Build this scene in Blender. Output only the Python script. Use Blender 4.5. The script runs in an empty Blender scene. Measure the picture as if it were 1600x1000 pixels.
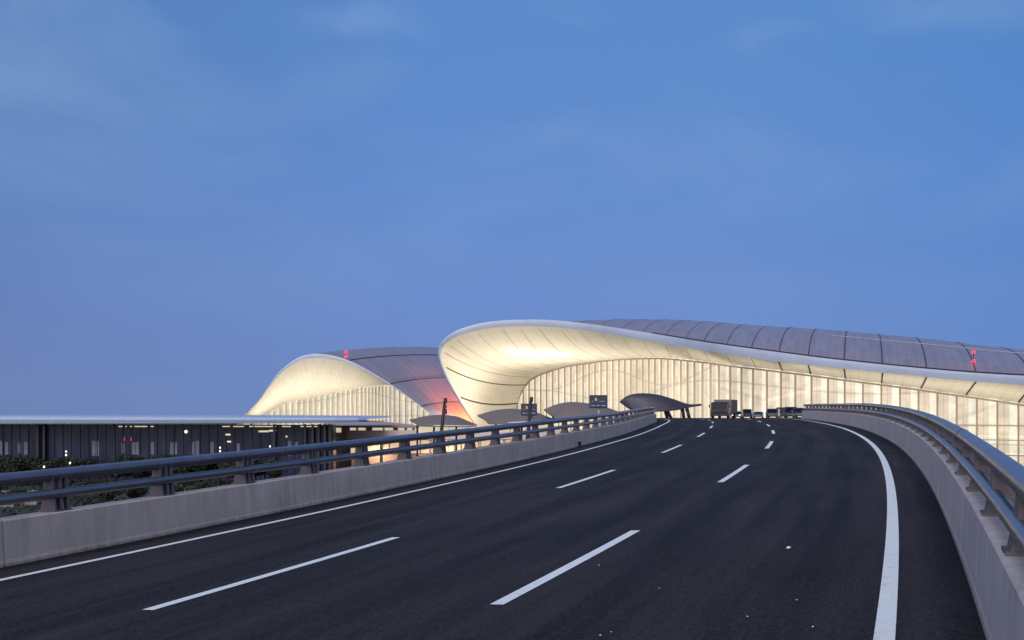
import bpy, bmesh, math, random
import numpy as np
from mathutils import Vector, Matrix

sc = bpy.context.scene
col = sc.collection
R = math.radians
random.seed(7)
rng = np.random.default_rng(7)

# ------------------------------------------------------------------ camera
ZC = 13.0            # eye height over the airport ground; the ramp is a viaduct
FPX = 1652.11        # focal length for a picture 1600 wide
HY = 648.0           # eye-level row of that picture
cam = bpy.data.cameras.new('camera')
camo = bpy.data.objects.new('camera', cam)
col.objects.link(camo)
camo.location = (0, 0, ZC)
camo.rotation_euler = (R(90), 0, 0)
cam.sensor_width = 36
cam.lens = FPX / 1600 * 36
cam.shift_y = (HY - 500) / 1600
cam.clip_start = .1
cam.clip_end = 6000
sc.camera = camo

# ------------------------------------------------------------------ sky, sun, exposure
SUN_EL, SUN_AZ = R(7), R(200)          # low sun behind the photographer
world = bpy.data.worlds.new('World')
sc.world = world
world.use_nodes = True
wt = world.node_tree
wt.nodes.clear()
def wn(t, **kw):
    n = wt.nodes.new(t)
    for k, v in kw.items(): setattr(n, k, v)
    return n
wl = wt.links.new
out = wn('ShaderNodeOutputWorld')
bg = wn('ShaderNodeBackground')
sky = wn('ShaderNodeTexSky', sky_type='NISHITA')
sky.sun_disc = False
sky.sun_elevation = SUN_EL
sky.sun_rotation = SUN_AZ
sky.air_density = 1.0
sky.dust_density = 1.5
sky.ozone_density = 4.0
tc = wn('ShaderNodeTexCoord')
sep = wn('ShaderNodeSeparateXYZ')
wl(tc.outputs['Generated'], sep.inputs[0])
# dusk blue: by elevation
ramp = wn('ShaderNodeValToRGB')
wl(sep.outputs['Z'], ramp.inputs[0])
cr = ramp.color_ramp
cr.elements[0].position = 0.0
cr.elements[0].color = (.163, .262, .550, 1)
cr.elements[1].position = 1.0
cr.elements[1].color = (.10, .21, .50, 1)
for p, c in ((.09, (.150, .264, .600, 1)), (.20, (.128, .266, .620, 1)), (.33, (.106, .255, .595, 1)), (.42, (.098, .242, .585, 1))):
    e = cr.elements.new(p); e.color = c
# the sky deepens towards the left of the terminal, away from the afterglow
mulx = wn('ShaderNodeMapRange')
mulx.inputs['From Min'].default_value = -.5
mulx.inputs['From Max'].default_value = .45
wl(sep.outputs['X'], mulx.inputs['Value'])
rx = wn('ShaderNodeValToRGB')
wl(mulx.outputs[0], rx.inputs[0])
rx.color_ramp.elements[0].color = (.90, .82, .80, 1)
rx.color_ramp.elements[1].color = (.80, .93, .97, 1)
e = rx.color_ramp.elements.new(.45); e.color = (1.02, 1., 1., 1)
e = rx.color_ramp.elements.new(.75); e.color = (1.03, 1.02, 1., 1)
mx = wn('ShaderNodeMix', data_type='RGBA', blend_type='MULTIPLY')
mx.inputs['Factor'].default_value = 1
wl(ramp.outputs['Color'], mx.inputs['A']); wl(rx.outputs['Color'], mx.inputs['B'])
# thin cloud veils
mp = wn('ShaderNodeMapping')
mp.inputs['Scale'].default_value = (1.6, 1.6, 4.2)
mp.inputs['Location'].default_value = (.35, .2, .1)
wl(tc.outputs['Generated'], mp.inputs[0])
nz = wn('ShaderNodeTexNoise')
nz.inputs['Scale'].default_value = 2.1
nz.inputs['Detail'].default_value = 7
nz.inputs['Roughness'].default_value = .52
nz.inputs['Distortion'].default_value = .5
wl(mp.outputs[0], nz.inputs['Vector'])
cl = wn('ShaderNodeMapRange')
cl.inputs['From Min'].default_value = .44
cl.inputs['From Max'].default_value = .78
wl(nz.outputs['Fac'], cl.inputs['Value'])
hi = wn('ShaderNodeMapRange')           # the veils show most high up
hi.inputs['From Min'].default_value = .08
hi.inputs['From Max'].default_value = .34
hi.inputs['To Min'].default_value = .12
hi.inputs['To Max'].default_value = .8
wl(sep.outputs['Z'], hi.inputs['Value'])
cm = wn('ShaderNodeMath', operation='MULTIPLY')
wl(cl.outputs[0], cm.inputs[0]); wl(hi.outputs[0], cm.inputs[1])
mc = wn('ShaderNodeMix', data_type='RGBA')
wl(cm.outputs[0], mc.inputs['Factor'])
wl(mx.outputs['Result'], mc.inputs['A'])
mc.inputs['B'].default_value = (.235, .375, .640, 1)
# two brighter cloud puffs high up
prev = mc.outputs['Result']
for dx, dz, wx, wz, op in ((-.139, .372, .075, .026, .24), (.43, .385, .16, .030, .20), (.24, .36, .06, .018, .12)):
    sx = wn('ShaderNodeVectorMath', operation='DIVIDE')
    cy = wn('ShaderNodeCombineXYZ')
    for k in range(3): wl(sep.outputs['Y'], cy.inputs[k])
    wl(tc.outputs['Generated'], sx.inputs[0]); wl(cy.outputs[0], sx.inputs[1])
    wob = wn('ShaderNodeTexNoise'); wob.inputs['Scale'].default_value = 14; wob.inputs['Detail'].default_value = 6
    wl(sx.outputs[0], wob.inputs['Vector'])
    ws = wn('ShaderNodeVectorMath', operation='MULTIPLY_ADD')
    wl(wob.outputs['Color'], ws.inputs[0]); ws.inputs[1].default_value = (.12, 0, .05)
    wl(sx.outputs[0], ws.inputs[2])
    df = wn('ShaderNodeVectorMath', operation='SUBTRACT'); wl(ws.outputs[0], df.inputs[0]); df.inputs[1].default_value = (dx + .06, 1, dz + .025)
    dv = wn('ShaderNodeVectorMath', operation='DIVIDE'); wl(df.outputs[0], dv.inputs[0]); dv.inputs[1].default_value = (wx, 1, wz)
    ln = wn('ShaderNodeVectorMath', operation='LENGTH'); wl(dv.outputs[0], ln.inputs[0])
    mr = wn('ShaderNodeMapRange'); mr.interpolation_type = 'SMOOTHSTEP'
    mr.inputs['From Min'].default_value = 1.15; mr.inputs['From Max'].default_value = .1; mr.inputs['To Max'].default_value = op
    wl(ln.outputs['Value'], mr.inputs['Value'])
    m2 = wn('ShaderNodeMix', data_type='RGBA'); wl(mr.outputs[0], m2.inputs['Factor']); wl(prev, m2.inputs['A'])
    m2.inputs['B'].default_value = (.30, .45, .68, 1)
    prev = m2.outputs['Result']
# afterglow of the low sun behind the camera comes from the Nishita sky
scl = wn('ShaderNodeMix', data_type='RGBA', blend_type='MULTIPLY')
scl.inputs['Factor'].default_value = 1
hs = wn('ShaderNodeHueSaturation')
hs.inputs['Saturation'].default_value = .30
wl(sky.outputs[0], hs.inputs['Color'])
wl(hs.outputs[0], scl.inputs['A'])
scl.inputs['B'].default_value = (.160, .160, .180, 1)
back = wn('ShaderNodeMapRange')
back.interpolation_type = 'SMOOTHSTEP'
back.inputs['From Min'].default_value = .35
back.inputs['From Max'].default_value = -.5
wl(sep.outputs['Y'], back.inputs['Value'])
mf = wn('ShaderNodeMix', data_type='RGBA')
wl(back.outputs[0], mf.inputs['Factor'])
wl(prev, mf.inputs['A']); wl(scl.outputs['Result'], mf.inputs['B'])
wl(mf.outputs['Result'], bg.inputs['Color'])
bg.inputs['Strength'].default_value = 1.0
wl(bg.outputs[0], out.inputs[0])

sun = bpy.data.lights.new('sun', 'SUN')
sun.energy = 1.9
sun.angle = R(50)
sun.color = (1, .90, .84)
suno = bpy.data.objects.new('sun', sun)
col.objects.link(suno)
sd = Vector((math.sin(SUN_AZ) , math.cos(SUN_AZ), math.tan(R(42))))
suno.rotation_euler = sd.to_track_quat('Z', 'Y').to_euler()

sc.view_settings.view_transform = 'Standard'
sc.view_settings.look = 'None'
sc.view_settings.exposure = 0
sc.view_settings.gamma = 1
sc.view_settings.use_curve_mapping = False

# ------------------------------------------------------------------ helpers
def at(px, py, D):
    """point seen at picture position px, py (1600 wide) when it stands D metres ahead"""
    return Vector(((px - 800) / FPX * D, D, ZC + (HY - py) / FPX * D))

def tag(o, label=None, cat=None, group=None, kind=None):
    if label: o['label'] = label
    if cat: o['category'] = cat
    if group: o['group'] = group
    if kind: o['kind'] = kind
    return o

def empty(name, loc, rz=0, label=None, cat=None, group=None):
    o = bpy.data.objects.new(name, None)
    o.empty_display_size = .3
    col.objects.link(o)
    o.location = loc
    o.rotation_euler = (0, 0, rz)
    return tag(o, label, cat, group)

class MB:
    def __init__(s): s.v = []; s.f = []; s.uv = {}; s.sm = False
    def add(s, vs, fs, uvs=None):
        b = len(s.v)
        s.v += [tuple(v) for v in vs]
        if uvs is not None:
            for i, u in enumerate(uvs): s.uv[b + i] = u
        s.f += [tuple(b + i for i in f) for f in fs]
    def box(s, c, d, rz=0, taper=1.0, M=None):
        x, y, z = d[0] / 2, d[1] / 2, d[2] / 2
        vs = []
        for sx, sy, sz in ((-1,-1,-1),(1,-1,-1),(1,1,-1),(-1,1,-1),(-1,-1,1),(1,-1,1),(1,1,1),(-1,1,1)):
            t = taper if sz > 0 else 1
            vs.append(Vector((sx * x * t, sy * y * t, sz * z)))
        m = Matrix.Translation(c) @ Matrix.Rotation(rz, 4, 'Z')
        if M is not None: m = M @ m
        s.add([m @ v for v in vs], [(0,3,2,1),(4,5,6,7),(0,1,5,4),(1,2,6,5),(2,3,7,6),(3,0,4,7)])
        return s
    def tube(s, pts, r, n=10, cap=True, ry=None):
        pts = [Vector(p) for p in pts]
        rs = r if isinstance(r, (list, tuple)) else [r] * len(pts)
        vs = []; fs = []
        for i, p in enumerate(pts):
            d = (pts[min(i + 1, len(pts) - 1)] - pts[max(i - 1, 0)]).normalized()
            a = d.cross(Vector((0, 0, 1)))
            if a.length < 1e-3: a = Vector((1, 0, 0))
            a.normalize(); b = a.cross(d).normalized()
            for k in range(n):
                t = 2 * math.pi * k / n
                vs.append(p + a * math.cos(t) * rs[i] + b * math.sin(t) * (rs[i] if ry is None else ry))
        for i in range(len(pts) - 1):
            for k in range(n):
                k2 = (k + 1) % n
                fs.append((i * n + k, i * n + k2, (i + 1) * n + k2, (i + 1) * n + k))
        if cap:
            fs.append(tuple(range(n - 1, -1, -1)))
            fs.append(tuple((len(pts) - 1) * n + k for k in range(n)))
        s.add(vs, fs); s.sm = True
        return s
    def grid(s, rows, uvs=None, closed=False):
        nr, nc = len(rows), len(rows[0])
        fs = []
        for i in range(nr - 1):
            for j in range(nc - 1 + (1 if closed else 0)):
                j2 = (j + 1) % nc
                fs.append((i * nc + j, i * nc + j2, (i + 1) * nc + j2, (i + 1) * nc + j))
        s.add([p for r in rows for p in r], fs, None if uvs is None else [u for r in uvs for u in r])
        return s
    def poly(s, pts): s.add(pts, [tuple(range(len(pts)))]); return s
    def prism(s, prof, w, M):
        """profile in x,z extruded along y by w, centred, placed with M"""
        n = len(prof)
        vs = [M @ Vector((x, -w / 2, z)) for x, z in prof] + [M @ Vector((x, w / 2, z)) for x, z in prof]
        fs = [tuple(range(n)), tuple(range(2 * n - 1, n - 1, -1))]
        fs += [(i, n + i, n + (i + 1) % n, (i + 1) % n) for i in range(n)]
        s.add(vs, fs); return s
    def build(s, name, m, parent=None, smooth=None, bevel=0, loc=None, recalc=True, world=False):
        me = bpy.data.meshes.new(name)
        me.from_pydata(s.v, [], s.f)
        if s.uv:
            l = me.uv_layers.new(name='uv')
            for lp in me.loops: l.data[lp.index].uv = s.uv.get(lp.vertex_index, (0, 0))
        if recalc or bevel:
            bm = bmesh.new(); bm.from_mesh(me)
            if recalc: bmesh.ops.recalc_face_normals(bm, faces=bm.faces)
            if bevel: bmesh.ops.bevel(bm, geom=[e for e in bm.edges if len(e.link_faces) == 2 and e.calc_face_angle(0) > .5], offset=bevel, segments=2, affect='EDGES', profile=.6)
            bm.to_mesh(me); bm.free()
        if smooth if smooth is not None else s.sm:
            me.polygons.foreach_set('use_smooth', [True] * len(me.polygons))
        me.materials.append(m)
        o = bpy.data.objects.new(name, me)
        col.objects.link(o)
        if parent is not None:
            o.parent = parent
            if world: o.matrix_parent_inverse = Matrix.LocRotScale(parent.location, parent.rotation_euler, None).inverted()
        return o

def cr_spline(P, n):
    """Catmull-Rom through the rows of P, n samples per span"""
    P = np.asarray(P, float)
    Q = np.vstack([2 * P[0] - P[1], P, 2 * P[-1] - P[-2]])
    o = []
    for i in range(1, len(Q) - 2):
        for k in range(n):
            t = k / n
            o.append(.5 * (2 * Q[i] + (Q[i+1] - Q[i-1]) * t + (2*Q[i-1] - 5*Q[i] + 4*Q[i+1] - Q[i+2]) * t*t + (3*Q[i] - Q[i-1] - 3*Q[i+1] + Q[i+2]) * t**3))
    o.append(Q[-2])
    return np.array(o)

# ------------------------------------------------------------------ materials
def mat(name, base, rough=.6, metal=0, var=.0, scale=5, spec=.5, emit=None, estr=0, coat=0, bump=0, bscale=None, coords='Object', stretch=(1, 1, 1), detail=5):
    m = bpy.data.materials.new(name); m.use_nodes = True
    t = m.node_tree; b = t.nodes['Principled BSDF']
    b.inputs['Base Color'].default_value = (*base, 1)
    b.inputs['Roughness'].default_value = rough
    b.inputs['Metallic'].default_value = metal
    b.inputs['Specular IOR Level'].default_value = spec
    if coat: b.inputs['Coat Weight'].default_value = coat
    if emit:
        b.inputs['Emission Color'].default_value = (*emit, 1)
        b.inputs['Emission Strength'].default_value = estr
    if var or bump:
        tcn = t.nodes.new('ShaderNodeTexCoord')
        mpn = t.nodes.new('ShaderNodeMapping'); mpn.inputs['Scale'].default_value = stretch
        t.links.new(tcn.outputs[coords], mpn.inputs[0])
        n = t.nodes.new('ShaderNodeTexNoise'); n.inputs['Scale'].default_value = scale; n.inputs['Detail'].default_value = detail
        t.links.new(mpn.outputs[0], n.inputs['Vector'])
    if var:
        r = t.nodes.new('ShaderNodeMapRange')
        r.inputs['From Min'].default_value = .3; r.inputs['From Max'].default_value = .7
        r.inputs['To Min'].default_value = 1 - var; r.inputs['To Max'].default_value = 1 + var
        t.links.new(n.outputs['Fac'], r.inputs['Value'])
        x = t.nodes.new('ShaderNodeVectorMath'); x.operation = 'SCALE'
        x.inputs[0].default_value = base
        t.links.new(r.outputs[0], x.inputs['Scale'])
        t.links.new(x.outputs[0], b.inputs['Base Color'])
    if bump:
        n2 = t.nodes.new('ShaderNodeTexNoise'); n2.inputs['Scale'].default_value = bscale or scale * 4; n2.inputs['Detail'].default_value = 4
        t.links.new(mpn.outputs[0], n2.inputs['Vector'])
        bp = t.nodes.new('ShaderNodeBump'); bp.inputs['Strength'].default_value = bump; bp.inputs['Distance'].default_value = .02
        t.links.new(n2.outputs['Fac'], bp.inputs['Height']); t.links.new(bp.outputs[0], b.inputs['Normal'])
    return m

class NT:
    """small helper to write node maths"""
    def __init__(s, m): s.t = m.node_tree; s.l = m.node_tree.links.new; s.b = s.t.nodes['Principled BSDF']
    def n(s, t, **kw):
        x = s.t.nodes.new(t)
        for k, v in kw.items(): setattr(x, k, v)
        return x
    def m(s, op, a, b=None, c=None, clamp=False):
        x = s.t.nodes.new('ShaderNodeMath'); x.operation = op; x.use_clamp = clamp
        for i, v in enumerate((a, b, c)):
            if v is None: continue
            if isinstance(v, (int, float)): x.inputs[i].default_value = v
            else: s.l(v, x.inputs[i])
        return x.outputs[0]
    def noise(s, vec, scale, detail=4, rough=.5, dist=0):
        x = s.t.nodes.new('ShaderNodeTexNoise'); x.inputs['Scale'].default_value = scale
        x.inputs['Detail'].default_value = detail; x.inputs['Roughness'].default_value = rough; x.inputs['Distortion'].default_value = dist
        if vec is not None: s.l(vec, x.inputs['Vector'])
        return x.outputs['Fac']
    def comb(s, a, b, c=0):
        x = s.t.nodes.new('ShaderNodeCombineXYZ')
        for i, v in enumerate((a, b, c)):
            if isinstance(v, (int, float)): x.inputs[i].default_value = v
            else: s.l(v, x.inputs[i])
        return x.outputs[0]
    def mapr(s, v, a, b, c=0., d=1.):
        x = s.t.nodes.new('ShaderNodeMapRange')
        for i, w in zip(('From Min', 'From Max', 'To Min', 'To Max'), (a, b, c, d)): x.inputs[i].default_value = w
        s.l(v, x.inputs['Value']); return x.outputs[0]
    def mixc(s, f, a, b):
        x = s.t.nodes.new('ShaderNodeMix'); x.data_type = 'RGBA'
        for k, v in (('Factor', f), ('A', a), ('B', b)):
            if isinstance(v, (int, float)): x.inputs[k].default_value = v
            elif isinstance(v, tuple): x.inputs[k].default_value = (*v, 1)
            else: s.l(v, x.inputs[k])
        return x.outputs['Result']
    def uv(s):
        x = s.t.nodes.new('ShaderNodeUVMap'); x.uv_map = 'uv'
        y = s.t.nodes.new('ShaderNodeSeparateXYZ'); s.l(x.outputs[0], y.inputs[0])
        return y.outputs[0], y.outputs[1]
    def bump(s, h, strength, dist=.02):
        x = s.t.nodes.new('ShaderNodeBump'); x.inputs['Strength'].default_value = strength; x.inputs['Distance'].default_value = dist
        s.l(h, x.inputs['Height']); s.l(x.outputs[0], s.b.inputs['Normal'])

# asphalt: u = metres across, v = metres along the ramp
asphalt = mat('asphalt', (.045, .043, .055), .85)
N = NT(asphalt)
u, v = N.uv()
grain = N.noise(N.comb(u, v), 22, 7, .75)
coarse = N.noise(N.comb(u, N.m('MULTIPLY', v, .05)), 1.6, 5, .6)
patch = N.noise(N.comb(u, N.m('MULTIPLY', v, .4)), .35, 4, .55)
speck = N.mapr(N.noise(N.comb(u, v), 95, 2, .5), .72, .80, 0, 1)
grain2 = N.noise(N.comb(N.m('MULTIPLY', u, 1.5), v), 5.5, 6, .8)
f = N.m('ADD', N.mapr(grain, .35, .65, -.8, .8), N.mapr(grain2, .3, .7, -.32, .32))
f = N.m('ADD', f, N.m('MULTIPLY', N.m('COSINE', N.m('MULTIPLY', u, 3.351)), .10))
f = N.m('ADD', f, N.m('ADD', N.mapr(coarse, .32, .68, -.38, .38), N.mapr(patch, .3, .7, -.25, .25)))
ed = N.m('MINIMUM', N.m('ADD', u, 8.53), N.m('SUBTRACT', N.m('MULTIPLY', N.m('ADD', N.m('LESS_THAN', v, 97.), 0), 4.51), u))
ed = N.m('ADD', N.m('ABSOLUTE', ed), N.mapr(N.noise(N.comb(N.m('MULTIPLY', v, 1.6), N.m('MULTIPLY', u, 2.)), 2.2, 7, .7), .3, .7, -.14, .14))
grime = N.mapr(ed, .10, .42, .55, 0.)
f = N.m('SUBTRACT', f, grime)
f = N.m('MAXIMUM', N.m('ADD', f, 1.0), .2)
ac = N.mixc(N.m('MULTIPLY', coarse, .9, clamp=True), (.0165, .0175, .0235), (.034, .027, .028))
vm = N.n('ShaderNodeVectorMath', operation='SCALE'); N.l(ac, vm.inputs[0]); N.l(f, vm.inputs['Scale'])
cfin = N.mixc(N.m('MULTIPLY', speck, .5), vm.outputs[0], (.22, .21, .21))
N.l(cfin, N.b.inputs['Base Color'])
N.bump(grain, .5, .01)
N.b.inputs['Specular IOR Level'].default_value = .16

paint = mat('road_paint', (.74, .76, .77), .6)
N = NT(paint)
tcx = N.n('ShaderNodeTexCoord')
wear = N.noise(tcx.outputs['Object'], 9, 8, .7)
wc = N.mixc(N.mapr(wear, .55, .74, 0, .6), (.80, .86, .87), (.22, .22, .24))
fine = N.noise(tcx.outputs['Object'], 60, 3, .6)
vm = N.n('ShaderNodeVectorMath', operation='SCALE'); N.l(wc, vm.inputs[0]); N.l(N.mapr(fine, .3, .7, .86, 1.08), vm.inputs['Scale'])
N.l(vm.outputs[0], N.b.inputs['Base Color'])

concrete = mat('concrete', (.34, .31, .32), .85)
N = NT(concrete)
u, v = N.uv()           # u along, v up the profile
tcx = N.n('ShaderNodeTexCoord')
blot = N.noise(tcx.outputs['Object'], .9, 6, .6)
run = N.noise(N.comb(N.m('MULTIPLY', u, 5.), N.m('MULTIPLY', v, .5)), 1.0, 5, .65)
pit = N.noise(tcx.outputs['Object'], 30, 4, .6)
stain = N.noise(N.comb(N.m('MULTIPLY', u, 1.6), 0), 3.2, 9, .78)
foot = N.m('SUBTRACT', 1., N.m('DIVIDE', N.m('SUBTRACT', v, N.mapr(stain, .3, .7, -.03, .06)), .05), clamp=True)       # dirt splash line along the foot
f = N.m('ADD', N.m('ADD', N.mapr(blot, .3, .7, .86, 1.1), N.mapr(run, .35, .7, .09, -.17)), N.mapr(pit, .3, .7, -.07, .07))
joint = N.m('LESS_THAN', N.m('ABSOLUTE', N.m('SUBTRACT', N.m('FRACT', N.m('MULTIPLY', u, 1 / 7.95)), .5)), .0022)
f = N.m('SUBTRACT', f, N.m('MULTIPLY', joint, .35))
f = N.m('SUBTRACT', f, N.m('MULTIPLY', foot, .5))
vm = N.n('ShaderNodeVectorMath', operation='SCALE'); vm.inputs[0].default_value = (.52, .46, .44); N.l(f, vm.inputs['Scale'])
N.l(vm.outputs[0], N.b.inputs['Base Color'])
N.bump(pit, .3, .01)

rail_m = mat('rail_metal', (.185, .175, .195), .30, .7, var=.12, scale=2.5, bump=.05, bscale=30)
post_m = mat('post_metal', (.135, .12, .14), .55, .3, var=.15, scale=6)
rubber = mat('rubber', (.02, .02, .02), .8)
roof_m = mat('roof_sheet', (.2, .18, .24), .42, .35)
N = NT(roof_m)
u, v = N.uv()            # u = metres along the eave, v = metres up the slope
st = N.m('ABSOLUTE', N.m('SUBTRACT', N.m('FRACT', N.m('DIVIDE', u, 2.2)), .5))
stl = N.m('LESS_THAN', st, .07)
lon = N.m('LESS_THAN', N.m('ABSOLUTE', N.m('SUBTRACT', N.m('FRACT', N.m('DIVIDE', v, 9.)), .5)), .02)
pn = N.noise(N.comb(N.m('FLOOR', N.m('DIVIDE', u, 2.2)), N.m('FLOOR', N.m('DIVIDE', v, 9.))), 3.3, 1)
f = N.m('ADD', N.mapr(pn, .3, .7, .90, 1.10), N.m('MULTIPLY', N.m('MAXIMUM', stl, lon), -.16))
vm = N.n('ShaderNodeVectorMath', operation='SCALE'); vm.inputs[0].default_value = (.315, .285, .345); N.l(f, vm.inputs['Scale'])
N.l(vm.outputs[0], N.b.inputs['Base Color'])
seam_m = mat('roof_seam', (.05, .045, .06), .6)
gutter_m = mat('roof_gutter', (.46, .44, .52), .5)
fascia_m = mat('fascia_sky_tint', (.50, .59, .77), .38, var=.05, scale=.25)  # white fascia; blue of the reflected sky is put into its colour
soffit_m = mat('soffit', (.72, .64, .50), .6)
N = NT(soffit_m)
u, v = N.uv()
a = N.m('ABSOLUTE', N.m('SUBTRACT', N.m('FRACT', N.m('DIVIDE', u, 2.3)), .5))
fl = N.m('LESS_THAN', a, .05)
b_ = N.m('LESS_THAN', N.m('ABSOLUTE', N.m('SUBTRACT', N.m('FRACT', N.m('MULTIPLY', v, 9.)), .5)), .03)
pn = N.noise(N.comb(N.m('FLOOR', N.m('DIVIDE', u, 2.3)), N.m('FLOOR', N.m('MULTIPLY', v, 9.))), 2.7, 1)
f = N.m('ADD', N.mapr(pn, .3, .7, .94, 1.05), N.m('ADD', N.m('MULTIPLY', fl, -.12), N.m('MULTIPLY', b_, -.05)))
vm = N.n('ShaderNodeVectorMath', operation='SCALE'); vm.inputs[0].default_value = (.76, .71, .61); N.l(f, vm.inputs['Scale'])
N.l(vm.outputs[0], N.b.inputs['Base Color'])
gap_m = mat('soffit_gap', (.05, .04, .035), .8)
faint_gap = mat('soffit_shadow_gap', (.40, .345, .27), .8)

# lit glass hall front: u = module number, v = metres above the ground
def lit_glass(name, dim, bright, bandw, strength, floors, beams=()):
    m = mat(name, (.10, .09, .08), .25)
    N = NT(m)
    u, v = N.uv()
    fu = N.m('FRACT', u)
    band = N.m('GREATER_THAN', fu, 1 - bandw)
    idx = N.m('FLOOR', u)
    big = N.noise(N.comb(N.m('MULTIPLY', u, .22), N.m('MULTIPLY', v, .07)), 1.0, 4, .6)
    sml = N.noise(N.comb(N.m('MULTIPLY', u, 2.2), N.m('MULTIPLY', v, .35)), 1.0, 4, .65)
    per = N.noise(N.comb(N.m('MULTIPLY', idx, 7.31), 0), 1.0, 0)
    k = N.m('ADD', N.m('ADD', N.mapr(big, .3, .7, .80, 1.12), N.mapr(sml, .3, .7, -.12, .12)), N.mapr(per, .3, .7, -.06, .06))
    # roof beams and balcony edges seen inside as thin darker curves
    for (amp, per_, off, lvl, w) in ((3.2, .31, .4, 25.5, .30), (2.4, .23, 2.1, 20.5, .28)):
        w1 = N.m('ADD', N.m('MULTIPLY', N.m('SINE', N.m('ADD', N.m('MULTIPLY', u, per_), off)), amp), lvl)
        ln = N.m('LESS_THAN', N.m('ABSOLUTE', N.m('SUBTRACT', v, w1)), w)
        k = N.m('SUBTRACT', k, N.m('MULTIPLY', ln, .2))
    for lvl, w, g in floors:
        ln = N.m('LESS_THAN', N.m('ABSOLUTE', N.m('SUBTRACT', v, lvl)), w)
        k = N.m('ADD', k, N.m('MULTIPLY', ln, g))
    pane = N.noise(N.comb(N.m('MULTIPLY', N.m('FLOOR', N.m('MULTIPLY', u, 2)), 3.17), N.m('MULTIPLY', N.m('FLOOR', N.m('DIVIDE', v, 3.1)), 5.3)), 1.0, 0)
    k = N.m('ADD', k, N.mapr(pane, .3, .7, -.08, .07))
    # an inclined beam of the inner structure
    for u0, u1, v0, sl, g in beams:
        on = N.m('MULTIPLY', N.m('GREATER_THAN', u, u0), N.m('LESS_THAN', u, u1))
        ln = N.m('LESS_THAN', N.m('ABSOLUTE', N.m('SUBTRACT', v, N.m('ADD', N.m('MULTIPLY', N.m('SUBTRACT', u, u0), sl), v0))), .45)
        k = N.m('ADD', k, N.m('MULTIPLY', N.m('MULTIPLY', on, ln), g))
    # panes: a fine joint in the middle of the dim part and every 3 m up
    jt = N.m('LESS_THAN', N.m('ABSOLUTE', N.m('SUBTRACT', fu, .30)), .018)
    k = N.m('SUBTRACT', k, N.m('MULTIPLY', jt, .26))
    c = N.mixc(band, dim, bright)
    vm = N.n('ShaderNodeVectorMath', operation='SCALE'); N.l(c, vm.inputs[0]); N.l(k, vm.inputs['Scale'])
    N.l(vm.outputs[0], N.b.inputs['Emission Color'])
    N.b.inputs['Emission Strength'].default_value = strength
    return m
hall_glass = lit_glass('hall_glass', (.80, .67, .50), (1.0, .92, .73), .44, .98,
                       ((2.0, .25, -.2), (6.3, .16, -.28), (8.1, .22, .22), (10.4, .14, -.22), (4.2, .18, .2)), ((85.8, 89.6, 16.7, .86, .16), (82, 86, 20.5, -.9, -.14), (90.5, 94.5, 20.5, -.8, .10), (96, 99.5, 10.5, 1.6, -.12)))
wing_glass = lit_glass('wing_glass', (.66, .57, .42), (.86, .78, .60), .5, .90, ((12.5, .3, -.2),))
mullion_m = mat('mullion', (.42, .35, .27), .6)
canopy_m = mat('canopy_metal', (.15, .135, .14), .5, 0)
N = NT(canopy_m)
tcx = N.n('ShaderNodeTexCoord'); sx = N.n('ShaderNodeSeparateXYZ'); N.l(tcx.outputs['Object'], sx.inputs[0])
stp = N.m('LESS_THAN', N.m('FRACT', N.m('MULTIPLY', sx.outputs[0], 1.6)), .18)
vm = N.n('ShaderNodeVectorMath', operation='SCALE'); vm.inputs[0].default_value = (.165, .14, .135); N.l(N.mapr(stp, 0, 1, 1.0, .8), vm.inputs['Scale'])
N.l(vm.outputs[0], N.b.inputs['Base Color'])
canopy_shaded = mat('canopy_shaded', (.05, .05, .075), .45, .3, var=.15, scale=1.2)  # shade of the canopy's unlit side put into the colour
white_edge = mat('canopy_edge', (.7, .66, .58), .5)
dark_metal = mat('dark_metal', (.03, .032, .045), .5, .3, var=.2, scale=3)
grey_metal = mat('grey_metal', (.38, .38, .42), .5, .3)
sign_blue = mat('sign_blue', (.02, .025, .055), .4, emit=(.010, .014, .045), estr=.6)
sign_white = mat('sign_white', (.16, .19, .28), .5, emit=(.05, .07, .13), estr=1)
sign_orange = mat('sign_orange', (.7, .3, .03), .5, emit=(.30, .13, .03), estr=.6)
red_lamp = mat('red_lamp', (.8, .02, .03), .4, emit=(1, .012, .03), estr=4)
lamp_glow = mat('lamp_glow', (.9, .9, .8), .4, emit=(1, .90, .66), estr=1.4)
head_glow = mat('head_glow', (.9, .9, .85), .3, emit=(1, .94, .8), estr=1.6)
hall_dark = mat('building_glass', (.036, .044, .088), .2, spec=.06, var=.45, scale=.35, stretch=(1.5, 1, .4))
frame_m = mat('window_frame', (.022, .024, .045), .6)
edge_blue = mat('roof_edge_metal', (.33, .44, .64), .6, 0, var=.06, scale=.8, stretch=(4, 1, .2))  # pale metal edge, tinted blue to stand in for sky reflection
blind_m = mat('window_blind', (.17, .19, .25), .7, var=.15, scale=.6)
soft_win = mat('lit_strip', (.6, .5, .4), .5, emit=(.80, .66, .46), estr=.75)
podium_wall = mat('podium_wall', (.50, .41, .38), .75, var=.1, scale=.5)
leaf_m = mat('leaf', (.020, .031, .015), .7, var=.45, scale=1.4)
grass_m = mat('ground_cover', (.035, .05, .02), .9, var=.5, scale=.15, detail=8)
bark_m = mat('bark', (.07, .05, .035), .9, var=.3, scale=6)
paving_m = mat('paving', (.30, .29, .30), .85, var=.15, scale=.8)
ground_m = mat('ground', (.026, .032, .02), .9, var=.4, scale=.06, detail=8)

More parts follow.
